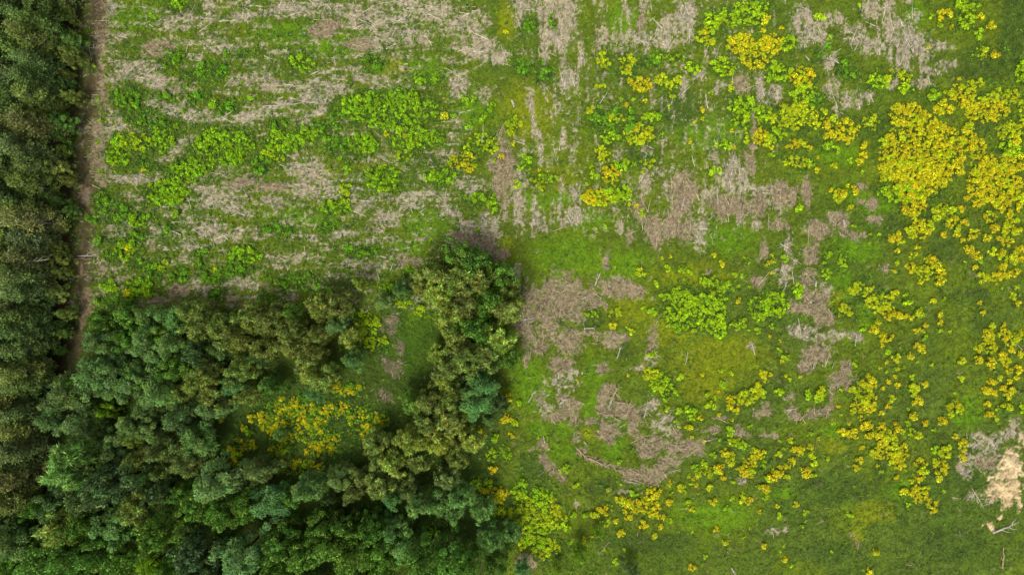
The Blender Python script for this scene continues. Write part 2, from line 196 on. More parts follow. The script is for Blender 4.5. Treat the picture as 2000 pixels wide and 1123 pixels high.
(1000, 723): """B 310 190 60 70;B 340 260 46 50;B 520 190 60 90;B 630 220 80 36;B 530 330 60 60;B 240 260 60 30;S 170 180 36 60;S 250 50 50 60;B 740 570 120 50;B 850 520 80 40;B 930 440 100 60;B 1010 440 60 36;B 820 400 80 40;S 830 300 60 48;B 700 370 40 24;B 680 560 50 36;
B 620 535 60 16;B 380 440 26 22;B 430 480 30 20;B 480 505 34 18;B 550 530 34 16;B 1090 340 50 20;B 1240 335 40 22;B 1370 360 40 10;B 1360 220 60 24;B 1390 170 30 22;B 740 440 50 36;S 760 200 36 36;B 670 300 36 60;B 160 490 26 26;B 200 530 32 26;B 250 570 36 20;B 285 590 20 14;
B 115 435 20 15;B 510 10 40 14;B 350 370 18;S 1250 620 28 13;S 610 660 34 9;S 345 730 13;B 1060 400 50 12;B 780 600 60 22;B 1130 270 40 12;S 700 10 40 16;B 430 280 40 20;B 900 340 30;B 170 400 14 40;
G 120 120 100 100;G 440 180 50 90;G 270 440 80 60;G 150 310 60 40;G 280 330 50 40;L 440 350 70 30;L 1050 60 230 100;G 560 430 60 60;G 600 280 30 30;K 100 560 80 60;K 750 950 300 60;G 1100 800 220 80;K 480 640 100 40;B 80 1050 60 40;
f 50 650 45 45;m 50 710 45 36;y 50 700 30 16;m 30 790 66 60;f 170 690 60 60;y 230 750 34 56;m 130 800 80 70;m 230 820 70 50;m 70 880 50 40;f 150 900 80 60;m 80 950 40 26;m 190 980 80 60;f 300 840 30;f 345 790 22;f 395 785 20;m 450 780 28;f 350 625 22;m 528 655 15;y 520 755 40 24;m 510 830 32 20;
y 605 705 40 28;y 650 765 50 38;y 740 740 60 56;y 780 670 36 24;y 722 842 26;y 800 800 44 30;y 820 855 18;y 595 890 25;y 570 825 18;y 625 810 12;m 787 907 20;y 860 715 21;f 872 672 14;y 865 625 14;y 862 605 8;m 925 635 24;f 955 660 14;f 960 715 19;y 970 760 32 16;f 880 820 17;
f 805 718 14;y 1007 631 13;f 978 615 14;y 1103 718 23;f 1205 700 17;f 1178 755 19;y 1288 706 32 18;m 1208 607 12;y 1356 770 14;f 1385 690 17;y 1117 867 19;m 1168 940 20;y 1376 958 19;y 987 1070 22;m 505 985 12;m 440 910 9;f 325 950 18;m 385 930 22;y 1000 580 38 14;
m 1060 550 58 38;y 1130 535 30;y 1155 582 18;m 1080 640 22;y 1180 450 38 24;m 1200 385 60 24;f 1260 410 40 24;m 1190 500 30 22;y 1240 540 22;y 1300 520 44 56;y 1350 455 46 28;f 1370 505 34;y 1375 638 30 18;f 1392 590 20;f 1100 460 18;f 1050 505 18;f 1000 530 20;m 410 347 13;f 468 335 10;f 45 172 22;
m 10 290 26;y 5 365 12;f 290 540 26 17;y 967 315 22;f 985 255 20;y 1028 260 17;y 985 367 12;y 1052 387 12;y 1134 243 13;y 1205 180 34 44;y 1225 215 20;y 1205 270 9;m 1268 155 40 30;m 1330 125 50 22;y 1345 75 20;y 1385 30 18 40;f 1375 130 20;f 860 100 50 60;f 1195 20 16;f 1150 75 19;
y 1130 118 6;f 1040 20 13;f 790 60 50 50;m 760 15 40 20;f 1110 150 14;f 1085 190 26;f 920 220 24;f 950 200 16;f 1130 375 14;f 1300 300 14;f 595 628 10;f 1020 680 10;f 660 665 20;f 680 680 16;f 915 310 12;f 1190 330 24;f 1060 1020 14;f 990 890 8;f 1265 910 9;f 1300 860 9;f 1265 670 8;f 580 500 20;f 170 370 30 14;f 620 980 14;f 570 1050 18;f 330 930 10;f 900 280 14;f 840 210 20;w 670 440 20;f 990 230 30 20""",
(1500, 723): """N 1290 640 100 95;N 1335 520 70 90;S 1350 330 44 60;N 1385 400 30 40;N 1250 600 46 46;N 1300 720 50 36;N 1380 740 16 60;N 1215 840 18 26;N 1165 855 9;N 1260 780 20 14;S 1160 450 90 80;S 1250 390 60 40;S 1090 550 45 36;S 1180 690 50 22;S 1040 690 18;S 80 885 54 13;
S 1310 340 50 36;S 10 875 18 14;B 300 210 34 26;B 130 240 60 22;B 260 230 60 22;B 390 60 60 50;B 430 20 40 30;B 20 360 22 22;B 340 130 14 50;B 120 155 34 16;B 220 5 30 12;B 1210 500 60 50;
K 400 650 240 90;G 750 660 100 60;L 580 780 120 50;G 1100 240 100 90;L 500 900 50 60;K 900 560 100 80;K 280 1000 160 50;K 1000 950 200 100;K 1080 620 100 40;G 60 680 100 40;K 620 550 40 80;G 340 330 60 40;L 360 420 60 40;B 480 910 30 14;B 500 960 14;
y 545 50 22 32;m 510 120 58 56;y 500 200 58 56;y 560 160 26 40;y 612 235 17;y 520 285 40 28;y 538 345 30 24;y 600 330 38 40;y 640 365 60 38;y 690 312 26 30;y 640 440 78 46;y 590 460 38 30;y 740 440 38 44;y 700 500 40 38;m 732 330 16;y 390 335 26;y 462 345 42 30;y 435 288 11;
y 510 423 17;y 490 490 26 20;y 475 530 23 18;y 697 580 18;f 617 558 16;f 745 550 14;y 653 195 19;m 670 150 24;y 625 97 12;y 708 80 17;y 657 62 14;y 692 32 13;f 785 35 16;m 790 92 30 18;y 853 78 18;y 803 172 32 30;m 788 125 22;y 787 250 26 30;f 762 288 16;y 853 290 19;
y 950 280 28 22;f 903 320 15;m 795 345 34 30;m 1050 45 18;f 1020 127 10;m 1012 195 38 46;y 1025 360 18;y 1060 410 26 34;y 1055 470 15 30;m 960 450 46 34;f 905 430 20;y 910 497 26 16;y 945 520 38 20;y 915 582 25 30;y 962 555 18;y 840 500 42 18;m 850 540 26;y 820 580 30 34;
m 775 605 16;y 775 660 30 26;y 732 660 26 24;y 830 650 38 28;m 865 640 18;y 840 702 46 26;y 897 728 32 34;f 765 735 14;f 955 665 14;y 150 440 35 30;m 120 380 18;f 80 430 13;m 47 458 20;y 118 512 38 34;y 225 420 18;m 230 460 26;m 240 500 20;y 190 555 30 32;f 240 570 20;m 95 578 20;
y 55 540 40 28;y 12 570 26 32;f 310 480 18;y 272 372 11;y 150 730 15 22;y 48 738 14;f 63 790 22;f 202 775 17;f 440 790 14 22;f 183 855 12;f 78 955 9;f 60 990 11;y 88 1032 18;f 120 1065 15;m 587 995 22;y 560 1108 20;f 345 995 9;y 545 1085 9;y 1187 110 25;y 1232 120 19;y 1283 97 19;
y 1330 105 23;y 1318 60 16;y 1355 38 16;y 1215 58 23 14;y 1265 43 18 12;y 1300 140 24;y 1195 185 20;y 1205 242 24;m 1240 265 18;m 1300 205 30;f 1250 205 16;f 1390 210 22;f 50 110 26;m 280 110 28;f 270 150 26;f 200 140 24;y 95 30 9;f 120 45 14;y 170 30 8;y 375 190 14;f 395 245 12;f 395 100 14;f 205 215 12;f 650 8 12;y 598 520 7;f 355 290 8;f 202 825 7;f 765 215 8;f 225 350 18;f 60 385 12;f 1325 270 10;f 1265 290 8""",
}
Z = 2.808
BL = []                                   # (kind, x px, y px, rx px, ry px)
for (tx, ty), s in TILES.items():
    for e in s.replace('\n', '').split(';'):
        q = e.split(); k = q[0]; v = [float(a) for a in q[1:]]
        if len(v) == 3: v.append(v[2])
        BL.append((k, tx+v[0]/Z, ty+v[1]/Z, v[2]/Z, v[3]/Z))
TRACK = [(192, -60), (190, 0), (190, 60), (181, 130), (172, 200), (170, 270), (165, 330), (165, 400), (168, 460), (165, 520), (158, 580), (150, 640), (142, 700), (130, 760), (118, 820)]
FOOT = [(215, 602), (260, 600), (330, 599), (420, 597), (500, 590)]
def X(px): return (px-1000)*U
def Y(py): return (561.5-py)*U

# ------------------------------------------------------------------ ground sheet
fx0, fx1, fy0, fy1, st = -86.0, 86.0, -50.0, 50.0, 0.15
def axis(a, b):
    mid = np.arange(a, b+1e-6, st); o = [1.0]
    while o[-1] < 2500: o.append(o[-1]*1.35+0.5)
    o = np.array(o); return np.concatenate([a-o[::-1], mid, b+o])
ax, ay = axis(fx0, fx1), axis(fy0, fy1)
GX, GY = np.meshgrid(ax, ay, indexing='ij')
PX, PY = GX/U+1000, 561.5-GY/U
# warped coordinates give patches ragged edges
WX = PX+fbm(GX*.35, GY*.35, 11, 4)*26+fbm(GX*1.6, GY*1.6, 15, 3)*10
WY = PY+fbm(GX*.35, GY*.35, 21, 4)*26+fbm(GX*1.6, GY*1.6, 25, 3)*10
F = {k: np.zeros_like(GX) for k in 'SBDNGLK'}
def add(k, cx, cy, rx, ry, s=1.0):
    i0, i1 = np.searchsorted(ax, [X(cx-rx*1.8-30), X(cx+rx*1.8+30)]); j0, j1 = np.searchsorted(ay, [Y(cy+ry*1.8+30), Y(cy-ry*1.8-30)])
    if i1 <= i0 or j1 <= j0: return
    d = np.hypot((WX[i0:i1, j0:j1]-cx)/rx, (WY[i0:i1, j0:j1]-cy)/ry)
    f = F[k][i0:i1, j0:j1]; np.maximum(f, s*np.clip(1.6-d, 0, 1), out=f)
for k, cx, cy, rx, ry in BL:
    if k in F: add(k, cx, cy, rx, ry)
def segdist(pts):
    d = np.full(GX.shape, 1e9)
    for (x0, y0), (x1, y1) in zip(pts, pts[1:]):
        t_ = np.clip(((WX-x0)*(x1-x0)+(WY-y0)*(y1-y0))/((x1-x0)**2+(y1-y0)**2), 0, 1)
        d = np.minimum(d, np.hypot(WX-x0-t_*(x1-x0), WY-y0-t_*(y1-y0)))
    return d
dtrack = segdist(TRACK)
n_iso = fbm(GX*1.3, GY*1.3, 31, 5, .65)
n_h = fbm(GX*.24, GY*2.1, 41, 5, .65)
n_v = fbm(GX*2.0, GY*.26, 51, 5, .65)
wv = smooth(PX, 930, 1050)*(1-smooth(PY, 440, 520)); wh = (1-smooth(PX, 880, 1000))*(1-smooth(PY, 600, 650))
nz_ = n_v*wv+n_h*wh+n_iso*(1-np.clip(wv+wh, 0, 1)); nz_ = nz_*.75+n_iso*.45
n_f = fbm(GX*3.1, GY*3.1, 61, 3, .7); n_x = fbm(GX*.7, GY*.7, 66, 3, .6)
base_s = 0.25*wh+0.17*wv*(1-smooth(PX, 1480, 1640))-1.1*(1-np.clip(wv*(1-smooth(PX, 1480, 1640))+wh, 0, 1))-.02     # how readily bare straw shows between the patches
n_p = rng.random(GX.shape).astype(np.float32)-.5
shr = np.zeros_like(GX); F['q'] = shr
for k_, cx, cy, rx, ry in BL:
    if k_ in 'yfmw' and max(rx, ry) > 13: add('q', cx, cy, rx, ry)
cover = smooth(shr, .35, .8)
mS = smooth(np.where(F['S'] > .02, np.maximum(F['S']*.74, base_s), base_s)+nz_*2.3+n_f*1.4+n_x*.7+n_p*.34-cover*.5, .26, .92)*.94
mB = smooth(F['B']*1.22-.22+nz_*1.4+n_f*1.3+n_x*.7+n_p*.3-cover*.4, .22, .88)
mS *= 1-smooth(PX, 1020, 1200)*smooth(PY, 960, 1010)*.0
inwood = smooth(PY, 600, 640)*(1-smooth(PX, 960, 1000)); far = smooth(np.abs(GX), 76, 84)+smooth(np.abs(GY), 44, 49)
mN = smooth(F['N']*1.4-.45+n_iso*1.4+n_f*1.0+n_p*.2, .30, .85)
mG = smooth(F['G']+n_iso*.9+n_f*.4, .1, 1.1); mL = smooth(F['L']+n_iso*.9+n_f*.4, .1, 1.1); mK = np.maximum(smooth(F['K']+n_iso*.5, .3, .9), cover*.85)  # under shrub patches: dark undergrowth plus contact shade painted into the ground colour
def mixc(c, m, col): return c*(1-m[..., None])+col*m[..., None]
big = fbm(GX*.12, GY*.12, 71, 4)
C = np.zeros(GX.shape+(3,)); C[:] = lin(94, 114, 24)
C = mixc(C, smooth(PX, 1250, 1500)*smooth(PY, 380, 640)*.75, lin(86, 108, 32))
C = mixc(C, smooth(big, .0, .22)*.6, lin(104, 124, 16)); C = mixc(C, smooth(-big, .0, .22)*.5, lin(78, 106, 28))
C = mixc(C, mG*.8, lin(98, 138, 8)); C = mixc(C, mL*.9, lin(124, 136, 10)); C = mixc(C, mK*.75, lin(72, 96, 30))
n_g = fbm(GX*.5+GY*.25, GY*2.4-GX*1.1, 131, 4, .7)            # long grass laid over in swathes
C *= (1+fbm(GX*1.1, GY*1.1, 81, 5, .75)[..., None]*.9+n_f[..., None]*.35+n_g[..., None]*.8*smooth(PX, 1350, 1550)[..., None])
C = mixc(C, mS, lin(172, 160, 134)*(1+n_f[..., None]*1.3)); 
warm = smooth(fbm(GX*.2, GY*.2, 91, 3), -.08, .12)
C = mixc(C, mS*warm*.45, lin(174, 158, 122)); 
C = mixc(C, mB, lin(146, 134, 102)*(1+n_f[..., None]*1.4)); C = mixc(C, mB*smooth(n_iso, .05, .2)*.45, lin(112, 96, 72))
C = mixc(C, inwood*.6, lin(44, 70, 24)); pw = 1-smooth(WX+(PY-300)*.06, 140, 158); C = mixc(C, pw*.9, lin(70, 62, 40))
tr = smooth(-dtrack+n_iso*34, -22, -12)
tr = tr*(1-smooth(n_iso+n_x, .02, .16)*.75); C = mixc(C, tr*.85, lin(80, 70, 50)); C = mixc(C, tr*smooth(n_f+n_iso, .0, .3)*.5, lin(108, 94, 72))
rut = np.exp(-((dtrack-11)/3.0)**2)*tr; C = mixc(C, rut*.4, lin(134, 112, 86))
for cx, cy, rx, ry in [(185, 420, 7, 12), (165, 383, 8, 14), (197, 525, 14, 14), (160, 525, 6, 18), (170, 590, 16, 24), (200, 425, 9, 12), (180, 485, 10, 8), (170, 385, 7, 16), (165, 630, 7, 18), (210, 185, 9, 16), (205, 200, 7, 10)]:
    d = np.hypot((WX-cx)/rx, (WY-cy)/ry); C = mixc(C, smooth(-d+n_f, -1.2, -.8)*.7, lin(150, 128, 102))
C = mixc(C, smooth(-segdist(FOOT), -4, -2)*.6, lin(165, 130, 95))
C = mixc(C, mN*.9, lin(220, 196, 152)*(1+(n_f+n_x)[..., None]*1.8+n_p[..., None]*.2)); C = mixc(C, mN*smooth(F['N']-np.abs((PY-985)/60)*.5, .2, .8)*.4, lin(222, 190, 140))
# wheel lines pressed into the long grass at the lower right
line = np.zeros_like(GX)
for pts in [[(1560, 1020), (1640, 1003), (1700, 1005), (1760, 988), (1830, 985)], [(1560, 1008), (1700, 992), (1760, 978)], [(1740, 1070), (1770, 1100), (1800, 1130)], [(1700, 880), (1745, 940), (1775, 1000)], [(1050, 880), (1110, 950), (1200, 985), (1300, 960)], [(1110, 880), (1180, 950), (1240, 965)], [(1500, 880), (1560, 820), (1640, 760)], [(1880, 640), (1940, 720), (2000, 760)], [(1820, 560), (1880, 600), (1960, 610)]]:
    line = np.maximum(line, np.exp(-(segdist(pts)/2.2)**2))
C = mixc(C, line*.35*(1-mS), lin(48, 74, 24))
C = np.clip(C, .003, .6)
ZZ = fbm(GX*.05, GY*.05, 101, 3)*1.2*(1-np.clip(far, 0, 1))+fbm(GX*.9, GY*.9, 111, 4, .65)*.35+n_f*.12-line*.12-rut*.12-tr*.06+(mS+mB+mN*2)*n_f*.22
nx, ny = GX.shape
co = np.stack([GX, GY, ZZ], -1).reshape(-1, 3).astype(np.float32)
ii = np.arange(nx*ny).reshape(nx, ny)
qd = np.stack([ii[:-1, :-1], ii[1:, :-1], ii[1:, 1:], ii[:-1, 1:]], -1).reshape(-1, 4).astype(np.int32)
me = bpy.data.meshes.new('ground'); me.vertices.add(len(co)); me.vertices.foreach_set('co', co.reshape(-1))
me.loops.add(qd.size); me.loops.foreach_set('vertex_index', qd.reshape(-1)); me.polygons.add(len(qd))
me.polygons.foreach_set('loop_start', np.arange(0, qd.size, 4, dtype=np.int32)); me.polygons.foreach_set('loop_total', np.full(len(qd), 4, dtype=np.int32))
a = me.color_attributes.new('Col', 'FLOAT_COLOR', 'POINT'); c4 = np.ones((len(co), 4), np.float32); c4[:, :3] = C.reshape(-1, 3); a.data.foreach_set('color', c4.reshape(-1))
me.materials.append(mg); me.update(); me.shade_smooth()
go = bpy.data.objects.new('ground', me); COL.objects.link(go)
tag(go, 'uneven clear-felled meadow ground with straw patches and a dirt track', 'ground', kind='structure')
I0, J0 = int(np.searchsorted(ax, fx0-.01)), int(np.searchsorted(ay, fy0-.01))
def samp(A, x, y):
    u = np.clip(np.round((np.asarray(x)-fx0)/st).astype(int), 0, int((fx1-fx0)/st)-1)+I0
    v = np.clip(np.round((np.asarray(y)-fy0)/st).astype(int), 0, int((fy1-fy0)/st)-1)+J0
    return A[u, v]
def gz(x, y): return float(samp(ZZ, x, y))
def pct(px, py): return '%d%% across and %d%% down' % (round(px/20), round(py/11.23))

# ------------------------------------------------------------------ grass, weeds and brash that nobody could count
def scatter(n): return rng.uniform(-78, 78, n), rng.uniform(-44.5, 44.5, n)
def rand_dirs(n, up=0.6, s=1.0):
    v = rng.normal(0, s, (n, 3)); v[:, 2] = np.abs(v[:, 2])+up; return unit(v)
bare = np.clip(mS+mB*1.0+mN+tr+pw*.8, 0, 1)
x, y = scatter(230000); keep = rng.random(len(x)) > samp(bare, x, y)*.96; x, y = x[keep], y[keep]; n = len(x)
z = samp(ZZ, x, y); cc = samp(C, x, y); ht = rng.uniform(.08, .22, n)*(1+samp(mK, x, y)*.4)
# long grass leans with the wind in waves
la = samp(fbm(GX*.15, GY*.15, 121, 3), x, y)*9+rng.normal(0, .6, n)
T = np.stack([np.cos(la), np.sin(la), np.full(n, .55)], 1); Nn = unit(np.stack([rng.normal(0, .5, n), rng.normal(0, .5, n), np.ones(n)], 1))
P = np.stack([x, y, z+ht*.6], 1)
V = cards(P, Nn, unit(T), rng.uniform(.10, .26, n), rng.uniform(.03, .07, n))
k = rng.uniform(.72, 1.42, n)[:, None]*np.stack([rng.uniform(.85, 1.2, n), np.ones(n), rng.uniform(.7, 1.4, n)], 1)
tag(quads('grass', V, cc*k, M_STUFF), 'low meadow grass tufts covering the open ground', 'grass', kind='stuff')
# leafy weeds: small rosettes in clumps
wf = np.zeros_like(GX)
for k_, cx, cy, rx, ry in BL:
    if k_ in 'wfm' and rx > 9:
        F['w'] = wf; add('w', cx, cy, rx*1.25, ry*1.25)
x, y = scatter(60000); pr = samp(wf, x, y)*.75+samp(wh, x, y)*.30+.03+smooth(samp(n_iso, x, y), .02, .2)*.2
keep = rng.random(len(x)) < pr*(1-samp(tr, x, y))*(1-samp(mN, x, y))*(1-.75*samp(bare, x, y)); x, y = x[keep], y[keep]; n = len(x); m = 7
z = samp(ZZ, x, y); hh = rng.uniform(.12, .45, n); tint = rng.random(n)
pc = np.stack([x, y, z+hh], 1)[:, None, :]+rng.normal(0, 1, (n, m, 3))*np.array([.13, .13, .07])
Nn = rand_dirs(n*m, .8); Tt = rand_dirs(n*m, 0)*np.array([1, 1, .2])
V = cards(pc.reshape(-1, 3), Nn, unit(Tt), rng.uniform(.06, .15, n*m), rng.uniform(.05, .10, n*m))
cw = lin(76, 126, 26, .62)*(1-tint[:, None])+lin(116, 156, 20, .62)*tint[:, None]; cw = np.where((rng.random(n) < .25)[:, None], lin(60, 106, 44), cw)
cw = np.repeat(cw, m, 0)*rng.uniform(.6, 1.35, (n*m, 1))
tag(quads('weeds', V, cw, M_STUFF), 'leafy green weeds and seedlings scattered through the field', 'weeds', kind='stuff')
# felling brash: thin dead twigs
bw = smooth(np.clip(mS*.9+mB*1.1, 0, 1), .12, .8)*(1-pw)
def sticks(n, lo, hi, wlo, whi, pw):
    x, y = scatter(n); keep = rng.random(n) < samp(bw, x, y)**pw*(1-samp(tr, x, y)*.8)+(.0005 if lo < .5 else .0); x, y = x[keep], y[keep]; n = len(x)
    h_ = samp(wh, x, y); v_ = samp(wv, x, y); an = rng.uniform(0, math.pi, n)
    an = np.where(rng.random(n) < h_*.5, rng.normal(0, .4, n), an); an = np.where(rng.random(n) < v_*.5, rng.normal(math.pi/2, .35, n), an)
    an = np.where((rng.random(n) < .5) & (y < Y(830)) & (x > X(1100)) & (x < X(1500)), np.arctan2(y-Y(640), x-X(1290))+math.pi/2+rng.normal(0, .3, n), an)
    L = rng.uniform(lo, hi, n)**1.0/2; W = rng.uniform(wlo, whi, n)/2; d = np.stack([np.cos(an), np.sin(an), rng.normal(0, .12, n)], 1); s = np.stack([-np.sin(an), np.cos(an), np.zeros(n)], 1); u = np.array([0, 0, 1.0])
    P = np.stack([x, y, samp(ZZ, x, y)+rng.uniform(.02, .16, n)], 1); L = L[:, None]; W = W[:, None]
    a0, a1 = P-d*L, P+d*L; w1 = W*.45
    top = a0+u*W; top1 = a1+u*w1; V = []
    V.append(np.stack([a0-s*W, top, top1, a1-s*w1], 1)); V.append(np.stack([top, a0+s*W, a1+s*w1, top1], 1)); V.append(np.stack([a0+s*W, a0-s*W, a1-s*w1, a1+s*w1], 1))
    bb = samp(mB, x, y)[:, None]; c = lin(190, 182, 160)*(1-bb)+lin(172, 152, 124)*bb; c = c*rng.uniform(.3, 1.6, (n, 1))
    return np.concatenate(V), np.concatenate([c, c, c])
A = sticks(150000, .25, .9, .03, .07, 1.2); B_ = sticks(16000, .8, 2.6, .06, .13, 1.3)
tag(quads('brash', np.concatenate([A[0], B_[0]]), np.concatenate([A[1], B_[1]]), M_BRASH), 'dead twigs and felling brash strewn over the bare strips', 'brash', kind='stuff')

# ------------------------------------------------------------------ shrubs
def shrub_arrays(kind, seed, ng=230, ny=150):
    r = np.random.default_rng(seed); nl = r.integers(6, 10)
    th = r.uniform(0, 6.28, nl); rr = np.sqrt(r.uniform(0, 1, nl))*.66; lc = np.stack([rr*np.cos(th), rr*np.sin(th), r.uniform(.42, .8, nl)-rr*.25], 1); lr = r.uniform(.26, .42, nl)
    def pts(n, lift):
        i = r.integers(0, nl, n); d = r.normal(0, 1, (n, 3)); d[:, 2] = np.abs(d[:, 2])*1.1-.15; d = unit(d)
        return lc[i]+d*lr[i][:, None]*(r.uniform(.75, 1.0, n)+lift)[:, None], d, i
    lt = r.uniform(.75, 1.25, nl)
    P, d, i = pts(ng, 0); Nn = unit(d+r.normal(0, .45, d.shape)); T = unit(r.normal(0, 1, d.shape))
    Vg = cards(P, Nn, T, r.uniform(.07, .14, ng), r.uniform(.05, .09, ng)); Cg = np.repeat((r.uniform(.55, 1.4, ng)*lt[i])[:, None], 3, 1)
    P, d, i = pts(ny, .09); ok = d[:, 2] > .05; P, d, i = P[ok], d[ok], i[ok]; n = len(P); Nn = unit(d+r.normal(0, .5, d.shape)); T = unit(r.normal(0, 1, d.shape))
    Vy = cards(P, Nn, T, r.uniform(.04, .10, n), r.uniform(.035, .065, n)); s = r.uniform(.6, 1.35, n)
    Cy = np.stack([s, s*r.uniform(.84, 1.2, n), s], 1)
    return Vg, Cg, Vy, Cy
YG, FG = lin(140, 156, 14, .85), lin(140, 176, 10, 1.0); YY, FY = lin(226, 204, 8, 1.0), lin(190, 200, 12, .85); WG = lin(100, 152, 22, .85)
items = []      # kind, x, y, r, isolated, px, py
def overlap(x_, y_, r_, lst, f=.42):
    for (a, b, c) in lst:
        if (a-x_)**2+(b-y_)**2 < (f*(r_+c))**2: return True
    return False
for bi, (k_, cx, cy, rx, ry) in enumerate(BL):
    if k_ not in 'yfmw': continue
    R = (rx+ry)/2*U
    if max(rx, ry) < 11.5 and max(rx, ry)/min(rx, ry) < 1.5:
        kk = k_ if k_ != 'm' else 'm'
        items.append((kk, X(cx), Y(cy), max(R*1.3, .36), True)); continue
    area = math.pi*rx*ry*U*U; loc = []; glade = 430 < cx < 780 and 740 < cy < 960
    dens = {'y': 3.7, 'm': 3.0, 'f': 3.0, 'w': 1.2}[k_]*(1.9 if glade else 1)
    for _ in range(int(area*dens*4)+4):
        a_, q_ = random.uniform(0, 6.283), math.sqrt(random.random())
        if q_ > .8 and random.random() < .45: continue
        x_, y_ = X(cx+rx*q_*math.cos(a_)), Y(cy+ry*q_*math.sin(a_)); r_ = random.choice((.26, .36, .46, .58, .74, .98))*random.uniform(.9, 1.1)
        r_ *= .9 if k_ in 'wf' else .84
        if not overlap(x_, y_, r_, loc, .3 if glade else .36 if k_ == 'f' else .42):
            loc.append((x_, y_, r_))
            if len(loc) > area*dens: break
    for x_, y_, r_ in loc:
        if glade: items.append((random.choice('yyymww' if k_ == 'm' else 'yyymw'), x_, y_, r_*.66, False)); continue
        items.append(('m' if k_ == 'y' and random.random() < .24 else k_, x_, y_, r_, False))
def patch_name(px, py):
    for (x0, y0, x1, y1, s) in [(1690, 150, 2000, 350, 'upper right golden patch'), (1690, 350, 2000, 560, 'lower golden scrub'), (1470, 0, 1700, 200, 'strip left of top straw'), (1470, 200, 1700, 400, 'strip beside golden patch'), (1360, 0, 1500, 130, 'patch at top edge'), (1360, 130, 1500, 300, 'yellow tufts under top patch'), (1780, 0, 2000, 150, 'top right corner'),
        (1130, 100, 1360, 260, 'strip below top straw'), (1130, 260, 1360, 420, 'strip above bright green lawn'), (1880, 560, 2000, 840, 'ring by the right edge'), (1600, 520, 1880, 700, 'upper end of right chain'), (1600, 700, 1880, 860, 'middle of right chain'), (1600, 860, 1900, 1010, 'lower end of right chain'), (1290, 480, 1470, 680, 'lime patch on olive meadow'),
        (1470, 480, 1600, 680, 'round patch by brown strip'), (1320, 680, 1600, 800, 'scattered row below olive meadow'), (1320, 800, 1600, 960, 'row right of brash arc'), (1150, 900, 1400, 1080, 'golden clump under brash arc'), (900, 700, 1150, 930, 'edge right of lower grove'), (900, 930, 1150, 1123, 'patch at grove corner'),
        (430, 700, 800, 980, 'glade among the trees'), (700, 540, 840, 700, 'gap between willow groves'), (600, 150, 900, 290, 'upper half-field lime patch'), (600, 290, 900, 400, 'lower fringe of lime patch'), (840, 100, 1060, 420, 'tufts right of lime patch'),
        (180, 0, 350, 260, 'upper strip along dirt track'), (180, 260, 350, 450, 'middle strip along dirt track'), (180, 450, 420, 620, 'lower strip along track'), (340, 150, 620, 400, 'upper left field tufts'), (180, 0, 1130, 150, 'top left field'), (340, 400, 1000, 620, 'field above the wood'), (1000, 400, 1300, 1000, 'brown brash meadow'), (1300, 1000, 2000, 1123, 'bottom right meadow')]:
        if x0 <= px < x1 and y0 <= py < y1: return s
    return 'remaining open meadow'
protoY = [shrub_arrays('y', 300+i, 170, 270) for i in range(5)]; protoF = [shrub_arrays('f', 330+i, 260, 40) for i in range(4)]
def shrub_proto(nm, arr):
    r_ = bpy.data.objects.new(nm, None); COL.objects.link(r_); r_.empty_display_size = .2
    f_ = quads('foliage', arr[0], arr[1], M_LEAF, r_); l_ = quads('blossom', arr[2], arr[3], M_FLOWER, r_)
    s_ = []
    for q in range(5):
        an = q*1.257; s_ += tube([(0, 0, -.1), (.25*math.cos(an), .25*math.sin(an), .28), (.45*math.cos(an), .45*math.sin(an), .5)], [.035, .025, .012], 4)
    st_ = quads('stem', s_, np.tile(lin(90, 80, 50), (len(s_), 1)), M_BARK, r_)
    return r_, f_, l_, st_
PY_ = [shrub_proto('broom_shrub', a_) for a_ in protoY]; PF_ = [shrub_proto('leafy_shrub', a_) for a_ in protoF]
usedp = set()
def place_shrub(kind, x_, y_, r_, label, group, cat):
    P_ = PY_ if kind in 'ym' else PF_; i_ = random.randrange(len(P_)); key = (kind in 'ym', i_); src = P_[i_]
    if key in usedp:
        root = src[0].copy(); COL.objects.link(root); ch = []
        for c_ in src[1:]: d_ = c_.copy(); COL.objects.link(d_); d_.parent = root; ch.append(d_)
    else: usedp.add(key); root = src[0]; ch = src[1:]
    root.location = (x_, y_, gz(x_, y_)-.03); root.rotation_euler = (0, 0, random.uniform(0, 6.28)); root.scale = (r_*random.uniform(.95, 1.1), r_*random.uniform(.95, 1.1), r_*1.05)
    v_ = random.uniform(.8, 1.2)
    g_, f_ = cols(kind, x_)
    ch[0].color = (*(g_*v_*np.array([random.uniform(.85, 1.15), 1, 1])), 1); ch[1].color = (*(f_*random.uniform(.85, 1.1)*np.array([1, random.uniform(.9, 1.12), 1])), 1); ch[2].color = (1, 1, 1, 1)
    tag(root, label, cat, group); return root
def cols(k_, x_):
    e_ = min(1, max(0, (x_+4)/14))
    fg = FG2*(1-e_)+FG*e_; fy = FY2*(1-e_)+FY*e_
    return {'y': (YG, YY), 'm': (fg, fy*np.array([1.2, .96, 1])), 'f': (fg, fy), 'w': (WG, fg)}[k_]
FG2, FY2 = lin(124, 168, 12, .95), lin(166, 194, 10, .9)
def choose(kinds, n):
    sel = [it for it in items if it[0] in kinds]; sel.sort(key=lambda t: -(t[3]+(.25 if t[4] else 0))); return sel[:n], sel[n:]
big_y, rest_y = choose('ym', 290); big_f, rest_f = choose('fw', 290)
ORD = 'leftmost,second from left,third from left,fourth from left,fifth from left,sixth from left,seventh from left,eighth from left,ninth from left,tenth from left,eleventh from left,twelfth from left,thirteenth from left,fourteenth from left,fifteenth from left,sixteenth from left,seventeenth from left,eighteenth from left,nineteenth from left,twentieth from left'.split(',')
BANDS = {1: [''], 2: ['upper half of the ', 'lower half of the '], 3: ['top of the ', 'middle of the ', 'bottom of the '], 5: ['top of the ', 'upper part of the ', 'middle of the ', 'lower part of the ', 'bottom of the ']}
LABELLED = []
